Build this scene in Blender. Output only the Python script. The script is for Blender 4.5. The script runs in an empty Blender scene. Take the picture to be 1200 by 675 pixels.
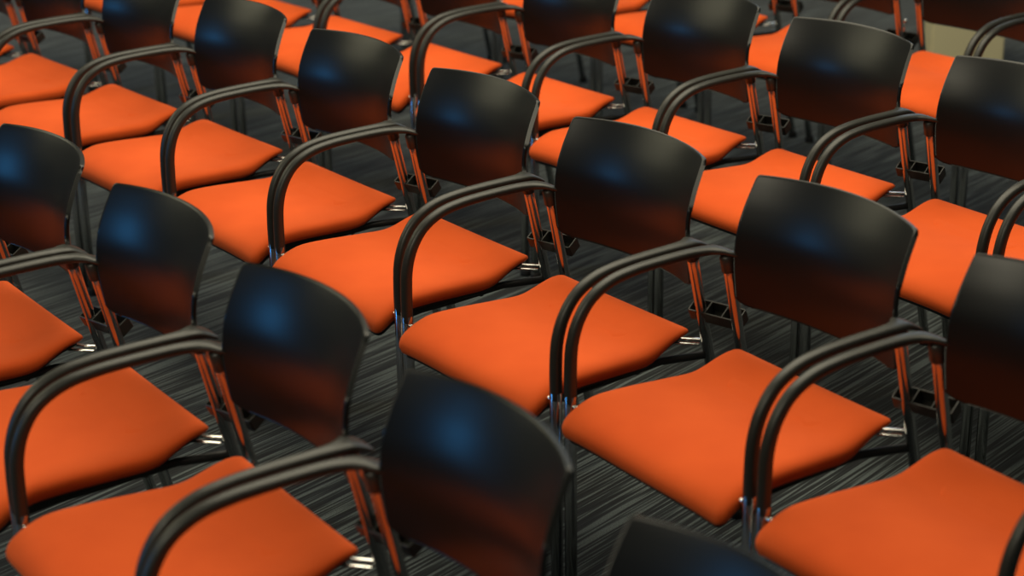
import bpy, bmesh, math
from mathutils import Vector
S = bpy.context.scene
COL = S.collection

# ------------------------------------------------------------------ materials
def new_mat(name):
    m = bpy.data.materials.new(name); m.use_nodes = True
    nt = m.node_tree
    return m, nt, nt.nodes['Principled BSDF']

def N(nt, kind, **kw):
    n = nt.nodes.new(kind)
    for k, v in kw.items():
        setattr(n, k, v)
    return n

def mat_fabric():
    m, nt, b = new_mat('orange_fabric')
    tc = N(nt, 'ShaderNodeTexCoord')
    n1 = N(nt, 'ShaderNodeTexNoise'); n1.inputs['Scale'].default_value = 5; n1.inputs['Detail'].default_value = 4
    nt.links.new(tc.outputs['Object'], n1.inputs['Vector'])
    cr = N(nt, 'ShaderNodeValToRGB')
    cr.color_ramp.elements[0].position = .3; cr.color_ramp.elements[0].color = (.72, .092, .014, 1)
    cr.color_ramp.elements[1].position = .7; cr.color_ramp.elements[1].color = (.82, .115, .019, 1)
    nt.links.new(n1.outputs['Fac'], cr.inputs['Fac'])
    nt.links.new(cr.outputs['Color'], b.inputs['Base Color'])
    n2 = N(nt, 'ShaderNodeTexNoise'); n2.inputs['Scale'].default_value = 900; n2.inputs['Detail'].default_value = 2
    nt.links.new(tc.outputs['Object'], n2.inputs['Vector'])
    bp = N(nt, 'ShaderNodeBump'); bp.inputs['Strength'].default_value = .25; bp.inputs['Distance'].default_value = .001
    nt.links.new(n2.outputs['Fac'], bp.inputs['Height']); nt.links.new(bp.outputs['Normal'], b.inputs['Normal'])
    b.inputs['Roughness'].default_value = .85
    b.inputs['Specular IOR Level'].default_value = .15
    b.inputs['Sheen Weight'].default_value = .15; b.inputs['Sheen Roughness'].default_value = .5
    b.inputs['Sheen Tint'].default_value = (1, .45, .25, 1)
    return m

def mat_plastic(name, col, rough, spec=.5, bump=.08, bscale=700):
    m, nt, b = new_mat(name)
    tc = N(nt, 'ShaderNodeTexCoord')
    n = N(nt, 'ShaderNodeTexNoise'); n.inputs['Scale'].default_value = bscale; n.inputs['Detail'].default_value = 3
    nt.links.new(tc.outputs['Object'], n.inputs['Vector'])
    bp = N(nt, 'ShaderNodeBump'); bp.inputs['Strength'].default_value = bump; bp.inputs['Distance'].default_value = .0006
    nt.links.new(n.outputs['Fac'], bp.inputs['Height']); nt.links.new(bp.outputs['Normal'], b.inputs['Normal'])
    b.inputs['Base Color'].default_value = (*col, 1)
    b.inputs['Roughness'].default_value = rough
    b.inputs['Specular IOR Level'].default_value = spec
    return m

def mat_metal(name, col, rough):
    m, nt, b = new_mat(name)
    b.inputs['Base Color'].default_value = (*col, 1)
    b.inputs['Metallic'].default_value = 1
    tc = N(nt, 'ShaderNodeTexCoord')
    n = N(nt, 'ShaderNodeTexNoise'); n.inputs['Scale'].default_value = 60
    nt.links.new(tc.outputs['Object'], n.inputs['Vector'])
    mr = N(nt, 'ShaderNodeMapRange')
    mr.inputs['To Min'].default_value = rough * .8; mr.inputs['To Max'].default_value = rough * 1.25
    nt.links.new(n.outputs['Fac'], mr.inputs['Value']); nt.links.new(mr.outputs['Result'], b.inputs['Roughness'])
    return m

def mat_carpet():
    m, nt, b = new_mat('striped_carpet')
    L = nt.links.new
    tc = N(nt, 'ShaderNodeTexCoord')
    rot = N(nt, 'ShaderNodeMapping'); rot.inputs['Rotation'].default_value = (0, 0, -math.radians(102))
    L(tc.outputs['Object'], rot.inputs['Vector'])      # x' runs along the stripes
    def stretched(sx, sy, detail=2, rough=.5):
        mp = N(nt, 'ShaderNodeMapping'); mp.inputs['Scale'].default_value = (sx, sy, 1)
        L(rot.outputs['Vector'], mp.inputs['Vector'])
        n = N(nt, 'ShaderNodeTexNoise'); n.inputs['Scale'].default_value = 1
        n.inputs['Detail'].default_value = detail; n.inputs['Roughness'].default_value = rough
        L(mp.outputs['Vector'], n.inputs['Vector'])
        return n.outputs['Fac']
    def math_(op, a, c=None):
        n = N(nt, 'ShaderNodeMath', operation=op)
        for i, v in enumerate((a, c)):
            if v is None: continue
            if isinstance(v, (int, float)): n.inputs[i].default_value = v
            else: L(v, n.inputs[i])
        return n.outputs[0]
    fine = stretched(3.2, 135, 1)
    mid = stretched(2.4, 75, 1)
    broad = stretched(1.1, 9, 1)
    tuft = stretched(260, 420, 1)
    v = math_('ADD', math_('MULTIPLY', fine, .54), math_('MULTIPLY', mid, .34))
    v = math_('ADD', v, math_('MULTIPLY', broad, .12))
    cr = N(nt, 'ShaderNodeValToRGB')
    e = cr.color_ramp.elements
    e[0].position = .465; e[0].color = (.0025, .0034, .0036, 1)
    e[1].position = .56; e[1].color = (.080, .096, .096, 1)
    k = e.new(.508); k.color = (.016, .0205, .0205, 1)
    L(v, cr.inputs['Fac'])
    mx = N(nt, 'ShaderNodeMix', data_type='RGBA', blend_type='MULTIPLY'); mx.inputs[0].default_value = .6
    L(cr.outputs['Color'], mx.inputs[6])
    t2 = N(nt, 'ShaderNodeValToRGB'); t2.color_ramp.elements[0].color = (.35, .35, .35, 1); t2.color_ramp.elements[1].color = (1.5, 1.5, 1.5, 1)
    t2.color_ramp.elements[0].position = .3; t2.color_ramp.elements[1].position = .7
    L(tuft, t2.inputs['Fac']); L(t2.outputs['Color'], mx.inputs[7])
    L(mx.outputs[2], b.inputs['Base Color'])
    bp = N(nt, 'ShaderNodeBump'); bp.inputs['Strength'].default_value = .6; bp.inputs['Distance'].default_value = .004
    L(v, bp.inputs['Height']); L(bp.outputs['Normal'], b.inputs['Normal'])
    b.inputs['Roughness'].default_value = .95; b.inputs['Specular IOR Level'].default_value = .1
    b.inputs['Sheen Weight'].default_value = .25; b.inputs['Sheen Roughness'].default_value = .5
    return m

ORANGE = mat_fabric()
SHELL = mat_plastic('black_shell_plastic', (.006, .0065, .006), .33, .37)
ARM = mat_plastic('black_arm_plastic', (.020, .020, .017), .42, .5, .15)
DARK = mat_plastic('black_underside_plastic', (.012, .012, .012), .5, .4)
CHROME = mat_metal('dark_chrome', (.46, .46, .46), .17)
BRIGHT = mat_metal('bright_chrome', (.85, .84, .80), .16)
RUBBER = mat_plastic('rubber_glide', (.02, .02, .02), .7, .3)
CARPET = mat_carpet()
CREAM = mat_plastic('cream_painted_board', (.62, .57, .37), .55, .3, .05, 60)

# ------------------------------------------------------------------ mesh helpers
def link(name, bm, mat, parent=None, smooth=True, mods=()):
    bmesh.ops.recalc_face_normals(bm, faces=bm.faces)
    me = bpy.data.meshes.new(name); bm.to_mesh(me); bm.free()
    if smooth:
        for f in me.polygons: f.use_smooth = True
    me.materials.append(mat)
    o = bpy.data.objects.new(name, me); COL.objects.link(o)
    if parent: o.parent = parent
    return o

def catmull(pts, n=6):
    P = [Vector(p) for p in pts]; out = []
    for i in range(len(P) - 1):
        a = P[max(i - 1, 0)]; b = P[i]; c = P[i + 1]; d = P[min(i + 2, len(P) - 1)]
        for k in range(n):
            t = k / n
            out.append(.5 * ((2 * b) + (c - a) * t + (2 * a - 5 * b + 4 * c - d) * t * t + (3 * b - a - 3 * c + d) * t ** 3))
    out.append(P[-1]); return out

def sweep(bm, path, radii, side=Vector((1, 0, 0)), seg=16, power=2.0, cap=True):
    """path: points; radii: (half width along side, half height) per point."""
    rings = []
    n = len(path)
    for i, p in enumerate(path):
        t = (path[min(i + 1, n - 1)] - path[max(i - 1, 0)]).normalized()
        w = (side - t * side.dot(t)).normalized(); h = t.cross(w)
        rw, rh = radii[i]
        ring = []
        for k in range(seg):
            a = 2 * math.pi * k / seg; c, s = math.cos(a), math.sin(a)
            c = math.copysign(abs(c) ** (2 / power), c); s = math.copysign(abs(s) ** (2 / power), s)
            ring.append(bm.verts.new(p + w * c * rw + h * s * rh))
        rings.append(ring)
    for a, b in zip(rings, rings[1:]):
        for k in range(seg):
            bm.faces.new((a[k], a[(k + 1) % seg], b[(k + 1) % seg], b[k]))
    if cap:
        for ring, sgn in ((rings[0], -1), (rings[-1], 1)):
            c = sum((v.co for v in ring), Vector()) / seg
            q = path[0] if sgn < 0 else path[-1]
            i0 = 0 if sgn < 0 else n - 1
            t = (path[min(i0 + 1, n - 1)] - path[max(i0 - 1, 0)]).normalized() * sgn
            r = min(radii[i0])
            inner = [bm.verts.new(q + (v.co - q) * .72 + t * r * .35) for v in ring]
            for k in range(seg):
                bm.faces.new((ring[k], ring[(k + 1) % seg], inner[(k + 1) % seg], inner[k]))
            bm.faces.new(inner)
    return rings

def tube(bm, pts, r, seg=16, side=Vector((1, 0, 0))):
    sweep(bm, [Vector(p) for p in pts], [(r, r)] * len(pts), side, seg)

def bevel_box(bm, c, size, rotz=0, bev=.002, seg=2):
    res = bmesh.ops.create_cube(bm, size=1)
    vs = res['verts']
    for v in vs:
        x, y, z = v.co.x * size[0], v.co.y * size[1], v.co.z * size[2]
        v.co = Vector((c[0] + x * math.cos(rotz) - y * math.sin(rotz), c[1] + x * math.sin(rotz) + y * math.cos(rotz), c[2] + z))
    if bev:
        es = list({e for v in vs for e in v.link_edges})
        bmesh.ops.bevel(bm, geom=es, offset=bev, segments=seg, affect='EDGES')

def spline(x, tab):
    """smooth Catmull-Rom through the table"""
    n = len(tab)
    x = min(max(x, tab[0][0]), tab[-1][0])
    i = max(k for k in range(n - 1) if tab[k][0] <= x or k == 0)
    def slope(k):
        a, b = max(k - 1, 0), min(k + 1, n - 1)
        return (tab[b][1] - tab[a][1]) / (tab[b][0] - tab[a][0])
    (a, fa), (b, fb) = tab[i], tab[i + 1]
    h = b - a; t = (x - a) / h
    return ((2 * t ** 3 - 3 * t * t + 1) * fa + (t ** 3 - 2 * t * t + t) * h * slope(i)
            + (3 * t * t - 2 * t ** 3) * fb + (t ** 3 - t * t) * h * slope(i + 1))

def interp(x, tab):
    if x <= tab[0][0]: return tab[0][1]
    for (a, fa), (b, fb) in zip(tab, tab[1:]):
        if x <= b:
            t = (x - a) / (b - a); t = t * t * (3 - 2 * t) * .35 + t * .65
            return fa + (fb - fa) * t
    return tab[-1][1]

# ------------------------------------------------------------------ chair parts
def seat_top(x, y):
    """height of the upholstered surface"""
    z = spline(y, [(-.46, .412), (-.44, .428), (-.42, .440), (-.39, .4515), (-.35, .459), (-.28, .4585), (-.18, .453),
                   (-.115, .4515), (-.045, .469), (-.02, .472), (.01, .470)])
    z -= .012 * (min(1.1, abs(x) / .235) ** 3) * min(1, max(0, (-.35 - y) / .08)) ** 1.5
    return z - .004 * (1 - min(1, abs(x) / .22) ** 2) * (1 if y < -.03 else .3)

def outline(s):
    pts = []
    yf, yb = -.434, .004
    hf, hb = .235, .213
    nf = 30
    def hw(y): return hb + (hf - hb) * min(1, max(0, (yb - y) / .40))
    rf, rb = .018, .012
    # right side from the back centre, clockwise
    raw = []
    for k in range(14): raw.append((k / 14 * (hb - rb), yb))
    for k in range(7):
        a = math.pi / 2 * k / 7; raw.append((hb - rb + rb * math.sin(a), yb - rb + rb * math.cos(a)))
    y0, y1 = yb - rb, yf + rf
    for k in range(26):
        y = y0 + (y1 - y0) * k / 26; raw.append((hw(y), y))
    for k in range(12):
        a = math.pi / 2 * k / 12; raw.append((hf - rf + rf * math.cos(a), yf + rf - rf * math.sin(a)))
    for k in range(15):
        x = (hf - rf) * (1 - k / 14); raw.append((x, yf - .002 * (1 - (x / (hf - rf)) ** 2)))
    left = [(-x, y) for x, y in reversed(raw[1:-1])]
    return raw + left

def make_seat(parent):
    out = outline(0); cy = -.21
    bm = bmesh.new()
    fr = [.12, .25, .4, .55, .68, .79, .87, .92, .955, .98, .994, 1.0]
    drop = lambda f, y: 0 if f < .87 else .017 * (.45 + .55 * min(1, max(0, -y / .10))) * (1 - math.sqrt(max(0, 1 - ((f - .87) / .13) ** 2)))
    top_c = bm.verts.new((0, cy, seat_top(0, cy)))
    rings = []
    for f in fr:
        ring = []
        for (x, y) in out:
            X, Y = x * f, cy + (y - cy) * f
            ring.append(bm.verts.new((X, Y, seat_top(X, Y) - drop(f, y))))
        rings.append(ring)
    for f, dz in ((1.0, .024), (.985, .034), (.95, .038), (.5, .038)):
        ring = []
        for (x, y) in out:
            X, Y = x * f, cy + (y - cy) * f
            k_ = .42 + .58 * min(1, max(0, -y / .10))
            ring.append(bm.verts.new((X, Y, seat_top(x, y) - dz * k_)))
        rings.append(ring)
    n = len(out)
    for k in range(n): bm.faces.new((top_c, rings[0][k], rings[0][(k + 1) % n]))
    for a, b in zip(rings, rings[1:]):
        for k in range(n): bm.faces.new((a[k], b[k], b[(k + 1) % n], a[(k + 1) % n]))
    bm.faces.new(rings[-1])
    s = link('seat', bm, ORANGE, parent)
    # black moulded pan below the cushion: a sub-part of the seat
    bm = bmesh.new(); rings = []
    for f, dz in ((.955, .034), (.95, .044), (.90, .050), (.3, .050)):
        rings.append([bm.verts.new((x * f, cy + (y - cy) * f, seat_top(x, y) - dz * (.6 + .4 * min(1, max(0, -y / .10))))) for x, y in out])
    for a, b in zip(rings, rings[1:]):
        for k in range(n): bm.faces.new((a[k], b[k], b[(k + 1) % n], a[(k + 1) % n]))
    bm.faces.new(rings[-1]); bm.faces.new(rings[0])
    p = link('seat_pan', bm, DARK, s); p['label'] = 'black underside pan'
    return s

YE = [(.54, .000), (.60, -.010), (.66, -.0165), (.71, -.0145), (.76, .0005), (.81, .0235), (.85, .046)]
def shell_pt(u, v):
    """u -1..1 across, v 0..1 upwards"""
    au = abs(u)
    zt = .8285 + .003 * (1 - u * u) - .0025 * max(0, (au - .985) / .015) ** 2
    zb = .553 + .008 * u * u + .010 * max(0, (au - .88) / .12) ** 2.2
    z = zb + (zt - zb) * v
    hw = spline(z, [(.54, .2160), (.64, .2150), (.74, .2120), (.84, .2065)])
    sag = .047 + .006 * (z - .55) / .28
    return Vector((u * hw, spline(z, YE) + sag * (1 - abs(u) ** 2.1), z))

def make_back(parent):
    bm = bmesh.new(); nu, nv, T = 56, 36, .0095
    us = []
    for i in range(nu + 1):
        t = -1 + 2 * i / nu
        us.append(math.copysign(1 - (1 - abs(t)) ** 1.25, t))
    F, B = [], []
    for j in range(nv + 1):
        v = j / nv
        v = .5 - .5 * math.cos(math.pi * v) * .35 - .5 * (1 - 2 * v) * .65
        rf, rb = [], []
        for u in us:
            p = shell_pt(u, v)
            e = 1e-3
            du = shell_pt(min(1, u + e), v) - shell_pt(max(-1, u - e), v)
            dv = shell_pt(u, min(1, v + e)) - shell_pt(u, max(0, v - e))
            n = du.cross(dv).normalized()
            if n.y > 0: n = -n
            rf.append(bm.verts.new(p)); rb.append(bm.verts.new(p - n * T))
        F.append(rf); B.append(rb)
    for j in range(nv):
        for i in range(nu):
            bm.faces.new((F[j][i], F[j][i + 1], F[j + 1][i + 1], F[j + 1][i]))
            bm.faces.new((B[j][i], B[j + 1][i], B[j + 1][i + 1], B[j][i + 1]))
    rim = [(F[0][i], B[0][i]) for i in range(nu + 1)] + [(F[j][nu], B[j][nu]) for j in range(1, nv + 1)] \
        + [(F[nv][i], B[nv][i]) for i in range(nu - 1, -1, -1)] + [(F[j][0], B[j][0]) for j in range(nv - 1, 0, -1)]
    m = len(rim); redges = []
    for k in range(m):
        a, b = rim[k], rim[(k + 1) % m]
        bm.faces.new((a[0], a[1], b[1], b[0]))
    es = []
    for k in range(m):
        a, b = rim[k], rim[(k + 1) % m]
        es.append(bm.edges.get((a[0], b[0]))); es.append(bm.edges.get((a[1], b[1])))
    bmesh.ops.bevel(bm, geom=[e for e in es if e], offset=.0022, segments=2, affect='EDGES', clamp_overlap=True)
    return link('backrest', bm, SHELL, parent)

LEGX = .257
def rear_y(z): return -.010 + (.62 - z) * .225

def make_chair(name):
    root = bpy.data.objects.new(name, None); COL.objects.link(root)
    root.empty_display_size = .1
    make_seat(root)
    make_back(root)
    for s in (-1, 1):
        # armrest: black moulded sleeve rising from the front leg, arching back to the shell
        pts = [(s * LEGX, -.388, .436), (s * LEGX, -.388, .50), (s * LEGX, -.384, .555), (s * LEGX, -.368, .602), (s * LEGX, -.338, .640),
               (s * LEGX, -.292, .664), (s * LEGX, -.235, .674), (s * LEGX, -.165, .677), (s * LEGX, -.095, .677),
               (s * .2535, -.055, .676), (s * .246, -.030, .674), (s * .237, -.010, .667), (s * .233, .005, .660)]
        rr = [(.0120, .0122), (.0120, .0122), (.0118, .0120), (.0116, .0114), (.0118, .0108), (.0124, .0102), (.0130, .0098), (.0136, .0094),
              (.0140, .0092), (.0165, .0086), (.0220, .0078), (.0290, .0068), (.0300, .0055)]
        path = catmull(pts, 5)
        rad = [(interp(i / 5, [(k, r[0]) for k, r in enumerate(rr)]), interp(i / 5, [(k, r[1]) for k, r in enumerate(rr)])) for i in range(len(path))]
        bm = bmesh.new(); sweep(bm, path, rad, Vector((1, 0, 0)), 20, 2.4)
        # socket that closes on the top of the rear tube
        sweep(bm, [Vector((s * .232, rear_y(.632) , .632)), Vector((s * .232, rear_y(.662), .662))], [(.0145, .0145)] * 2, Vector((1, 0, 0)), 16)
        link('armrest', bm, ARM, root)
        # front leg tube
        bm = bmesh.new(); tube(bm, [(s * LEGX, -.388, .012), (s * LEGX, -.388, .25), (s * LEGX, -.388, .45)], .0125)
        lg = link('leg', bm, CHROME, root)
        bm = bmesh.new(); sweep(bm, [Vector((s * LEGX, -.388, 0)), Vector((s * LEGX, -.388, .018))], [(.0155, .0155)] * 2, Vector((1, 0, 0)), 16)
        link('glide', bm, RUBBER, lg)
        # rear leg tube: leans forward as it rises to the arm
        bm = bmesh.new()
        zs = [.012, .15, .30, .45, .60, .655]
        tube(bm, [(s * interp(z, [(0, .238), (.66, .231)]), rear_y(z), z) for z in zs], .0118)
        lg = link('leg', bm, CHROME, root)
        bm = bmesh.new(); sweep(bm, [Vector((s * .238, rear_y(0), 0)), Vector((s * .238, rear_y(.018), .018))], [(.0155, .0155)] * 2, Vector((1, 0, 0)), 16)
        link('glide', bm, RUBBER, lg)
        # rear bracket: two bright flat prongs from below the seat corner out to the rear tube, dark tube under them
        bm = bmesh.new()
        for dz, o in ((.440, .003), (.434, -.014)):
            sweep(bm, [Vector((s * .172, -.022 + o, dz)), Vector((s * .200, .006 + o, dz)), Vector((s * .226, .030 + o, dz))], [(.0050, .0022)] * 3, Vector((1, -1 * s, 0)).normalized(), 12, 4)
        b_ = link('seat_bracket', bm, BRIGHT, root); b_['label'] = 'bright chrome prongs'
        # side rail below the cushion
        bm = bmesh.new()
        tube(bm, [(s * .246, -.385, .415), (s * .20, -.36, .405), (s * .19, -.20, .400), (s * .19, -.06, .403), (s * .232, .038, .408)], .0085, 12)
        link('side_rail', bm, DARK, root)
        bm = bmesh.new()
        sweep(bm, [Vector((s * .232, -.389, .431)), Vector((s * .2455, -.389, .431))], [(.0048, .0048)] * 2, Vector((0, 0, 1)), 14)
        w = link('bolt', bm, BRIGHT, root); w['label'] = 'bright chrome bolt'
    # cross rail under the seat
    bm = bmesh.new(); tube(bm, [(-.19, -.12, .398), (0, -.12, .395), (.19, -.12, .398)], .0085, 12, Vector((0, 1, 0)))
    link('cross_rail', bm, DARK, root)
    return root

def add_link(root, folded=False):
    """row connector: open box with cells reaching from the right rear tube past the neighbour's left one"""
    bm = bmesh.new()
    L, D, H, t = .118, .034, .028, .0034
    if folded: c = Vector((.205, .060, .475)); rz = math.radians(5)
    else: c = Vector((.262, .034, .508)); rz = math.radians(15)
    tilt = math.radians(28)
    parts = [((0, -D / 2, 0), (L, t, H)), ((0, D / 2, 0), (L, t, H)), ((-L / 2, 0, 0), (t, D, H)), ((L / 2, 0, 0), (t, D, H)),
             ((-L * .17, 0, 0), (t, D, H)), ((L * .17, 0, 0), (t, D, H)), ((0, 0, -H / 2), (L, D, t))]
    for pc, sz in parts:
        n0 = len(bm.verts); bm.verts.ensure_lookup_table()
        old = set(bm.verts)
        bevel_box(bm, pc, sz, 0, .0008, 1)
        for v in set(bm.verts) - old:
            x, y, z = v.co
            y, z = y * math.cos(tilt) - z * math.sin(tilt), y * math.sin(tilt) + z * math.cos(tilt)
            x, y = x * math.cos(rz) - y * math.sin(rz), x * math.sin(rz) + y * math.cos(rz)
            v.co = Vector((x, y, z)) + c
    o = link('row_connector', bm, ARM, root, smooth=False)
    if folded:
        bm = bmesh.new()
        sweep(bm, [c + Vector((.0, .012, .01)), c + Vector((.0, .016, .05))], [(.004, .004)] * 2, Vector((1, 0, 0)), 12)
        bmesh.ops.create_uvsphere(bm, u_segments=12, v_segments=8, radius=.0085)
        for v in bm.verts[-(12 * 7 + 2):]: v.co += c + Vector((.0, .016, .054))
        link('connector_knob', bm, BRIGHT, o)
    return o

proto = make_chair('stacking_chair')
proto_link = add_link(proto)

def copy_tree(o, parent=None, skip=()):
    c = o.copy(); COL.objects.link(c)
    if parent: c.parent = parent
    for ch in o.children:
        if ch in skip: continue
        copy_tree(ch, c)
    return c

# ------------------------------------------------------------------ rows: (x, y, turn, label)
ROWS = [
 [
  [-1.3091, -1.0187, 0.0075, 0, "orange-seated chair of the nearest row, only an arm end showing at the left photo edge"],
  [-0.748, -1.0203, 0.0028, 0, "orange-seated chair of the nearest row whose dark backrest touches the left photo edge"],
  [-0.1885, -1.0137, -0.014, 0, "orange chair of the nearest row with bluish backrest standing fully clear near the left edge"],
  [0.375, -1.0331, -0.0286, 0, "orange chair of the nearest row whose whole seat fills the bottom left corner"],
  [0.9342, -1.0655, -0.0467, 0, "nearest-row chair with the largest black backrest at bottom centre, its seat below the frame"],
  [1.4879, -1.0958, -0.0539, 0, "nearest-row chair showing only the top of its black backrest at the bottom edge"]
 ],
 [
  [-3.36, -0.1464, 0.0872, 0, "second-row orange chair farthest left, just an arm and seat tip at the top left corner"],
  [-2.8, -0.1017, 0.0726, 0, "second-row orange chair, its backrest top cut off near the top left corner"],
  [-2.24, -0.0651, 0.0581, 0, "second-row orange chair with narrow black backrest, second one in from the top left corner"],
  [-1.6806, -0.0309, 0.0528, 0, "second-row orange chair whose black backrest top just reaches the upper photo edge"],
  [-1.1191, -0.014, 0.0303, 0, "second-row orange chair right behind the bluish backrest left of the middle"],
  [-0.5634, -0.0048, 0.0178, 0, "orange chair in the second row, up and left of the one at photo centre"],
  [0.0012, -0.0096, 0.0184, 0, "orange chair of the second row with its seat at the very centre of the photo"],
  [0.5607, 0.0017, -0.0194, 0, "large orange-seated chair of the second row, right of the one at photo centre"],
  [1.1212, -0.0197, -0.0288, 0, "second-row orange chair at bottom right, its backrest cut by the right photo edge"]
 ],
 [
  [-4.3295, 0.868, 0.0878, 0, "third-row chair farthest left, a sliver of orange seat at the top left edge"],
  [-3.7694, 0.914, 0.0765, 0, "third-row chair second from left, small orange patch between two black backrests at top"],
  [-3.2096, 0.9498, 0.0641, 0, "third-row chair third from left, narrow orange seat patch along the top edge"],
  [-2.6486, 0.9906, 0.055, 0, "third-row chair fourth from left, orange seat tip showing, black backrest outside the frame"],
  [-2.0886, 1.0156, 0.0431, 0, "third-row chair fifth from left, orange seat partly hidden by a second-row backrest"],
  [-1.53, 1.036, 0.032, 0, "third-row orange chair above photo centre, backrest bottom just inside the top edge"],
  [-0.9695, 1.0562, 0.0261, 0, "third-row orange chair with black backrest cut by the top edge right of centre"],
  [-0.4098, 1.0553, 0.0126, 0, "third-row orange chair whose whole black backrest shows at upper right"],
  [0.1523, 1.0511, -0.0004, 0, "third-row orange chair with black backrest running out of the right photo edge"],
  [0.711, 1.0542, -0.0139, 0, "third-row chair farthest right, only an arm and orange seat corner at the right edge"]
 ],
 [
  [-3.73, 1.9742, 0.152, 0, "farthest-row chair farthest left, faint leg and seat bits at the top edge"],
  [-3.17, 2.0474, 0.1296, 0, "farthest-row chair second from left, legs just visible at the top edge"],
  [-2.61, 2.1082, 0.1072, 0, "farthest-row chair third from left, legs and bits of orange seat at top edge"],
  [-2.05, 2.1563, 0.0848, 0, "farthest-row chair with orange seat patch seen between two third-row backrests"],
  [-1.49, 2.1919, 0.0624, 1, "farthest-row chair with folded connector and chrome knob behind its right rear leg"],
  [-0.93, 2.215, 0.04, 0, "farthest-row orange chair standing directly in front of the cream box at top right"],
  [-0.37, 2.2255, 0.0176, 0, "farthest-row chair at the top right corner, mostly cut off by the photo edge"]
 ]
]
FRONT, SECOND, THIRD, FOURTH = ROWS
first = True
def place(x, y, a, label, group, linked=True, folded=False):
    global first
    if first: o = proto; first = False
    else: o = copy_tree(proto, skip=() if linked else (proto_link,))
    o.location = (x, y, 0); o.rotation_euler = (0, 0, a)
    o['label'] = label; o['category'] = 'chair'; o['group'] = group
    if folded: add_link(o, True)
    return o

for row, group in zip(ROWS, ('chairs in the nearest row', 'chairs in the second row', 'chairs in the third row', 'chairs in the farthest row')):
    for (x, y, a, fl, label) in row:
        place(x, y, a, label, group, linked=not fl, folded=bool(fl))

# ------------------------------------------------------------------ floor
bm = bmesh.new()
bmesh.ops.create_grid(bm, x_segments=8, y_segments=8, size=11)
for v in bm.verts: v.co.x -= 3; v.co.y += 2
fl = link('floor', bm, CARPET, None, smooth=False); fl['kind'] = 'structure'

# ------------------------------------------------------------------ pale box standing behind the last row
bm = bmesh.new()
bevel_box(bm, (0, 0, .20), (.30, .22, .40), 0, .006, 2)
bx = link('cream_box', bm, CREAM, None, smooth=False)
bx.location = (-2.17, 3.638, 0); bx.rotation_euler = (0, 0, math.radians(50))
bx['label'] = 'plain cream box standing on the carpet behind the farthest row of chairs'; bx['category'] = 'box'

# ------------------------------------------------------------------ light
w = bpy.data.worlds.new('room_light'); S.world = w; w.use_nodes = True
w.node_tree.nodes['Background'].inputs['Color'].default_value = (.80, .86, .78, 1)
w.node_tree.nodes['Background'].inputs['Strength'].default_value = .06

def area(name, loc, target, size, power, col):
    d = bpy.data.lights.new(name, 'AREA'); d.shape = 'RECTANGLE'; d.size, d.size_y = size; d.energy = power; d.color = col
    o = bpy.data.objects.new(name, d); COL.objects.link(o); o.location = loc
    o.rotation_euler = (Vector(target) - Vector(loc)).to_track_quat('-Z', 'Y').to_euler()
    return o
area('ceiling_lamp', (-1.5, .8, 3.4), (-1.5, .8, 0), (5.0, 3.0), 182, (1, .91, .68))
area('ceiling_lamp', (-6.5, -3.5, 3.8), (-5.5, -2.5, 0), (4.0, 3.5), 110, (1, .93, .62))
area('ceiling_lamp', (1.0, -4.0, 3.4), (0, -2, 0), (2.0, 1.2), 60, (1, .91, .68))
area('stage_lamp', (-5.2, -10.0, 2.0), (-1, 0, .8), (1.5, 1.5), 105, (.06, .42, 1))
area('rear_fill', (-4.5, 7.5, 3.0), (-2.5, 2, 0), (4.0, 1.5), 42, (.70, .86, 1))  # added cool light, no known source: brightens far carpet with bluish sheen

# ------------------------------------------------------------------ camera
cam = bpy.data.cameras.new('camera'); co = bpy.data.objects.new('camera', cam); COL.objects.link(co)
co.location = (2.82707, -2.34031, 1.89794)
co.rotation_euler = (1.2054478, .0146779, .9406630)
cam.sensor_width = 36; cam.lens = 2129.015 / 1200 * 36
cam.clip_end = 100
cam.dof.use_dof = True; cam.dof.focus_distance = 4.15; cam.dof.aperture_fstop = 2.8
S.camera = co
S.view_settings.view_transform = 'Standard'; S.view_settings.look = 'None'
S.view_settings.gamma = 1; S.view_settings.exposure = 0; S.view_settings.use_curve_mapping = False
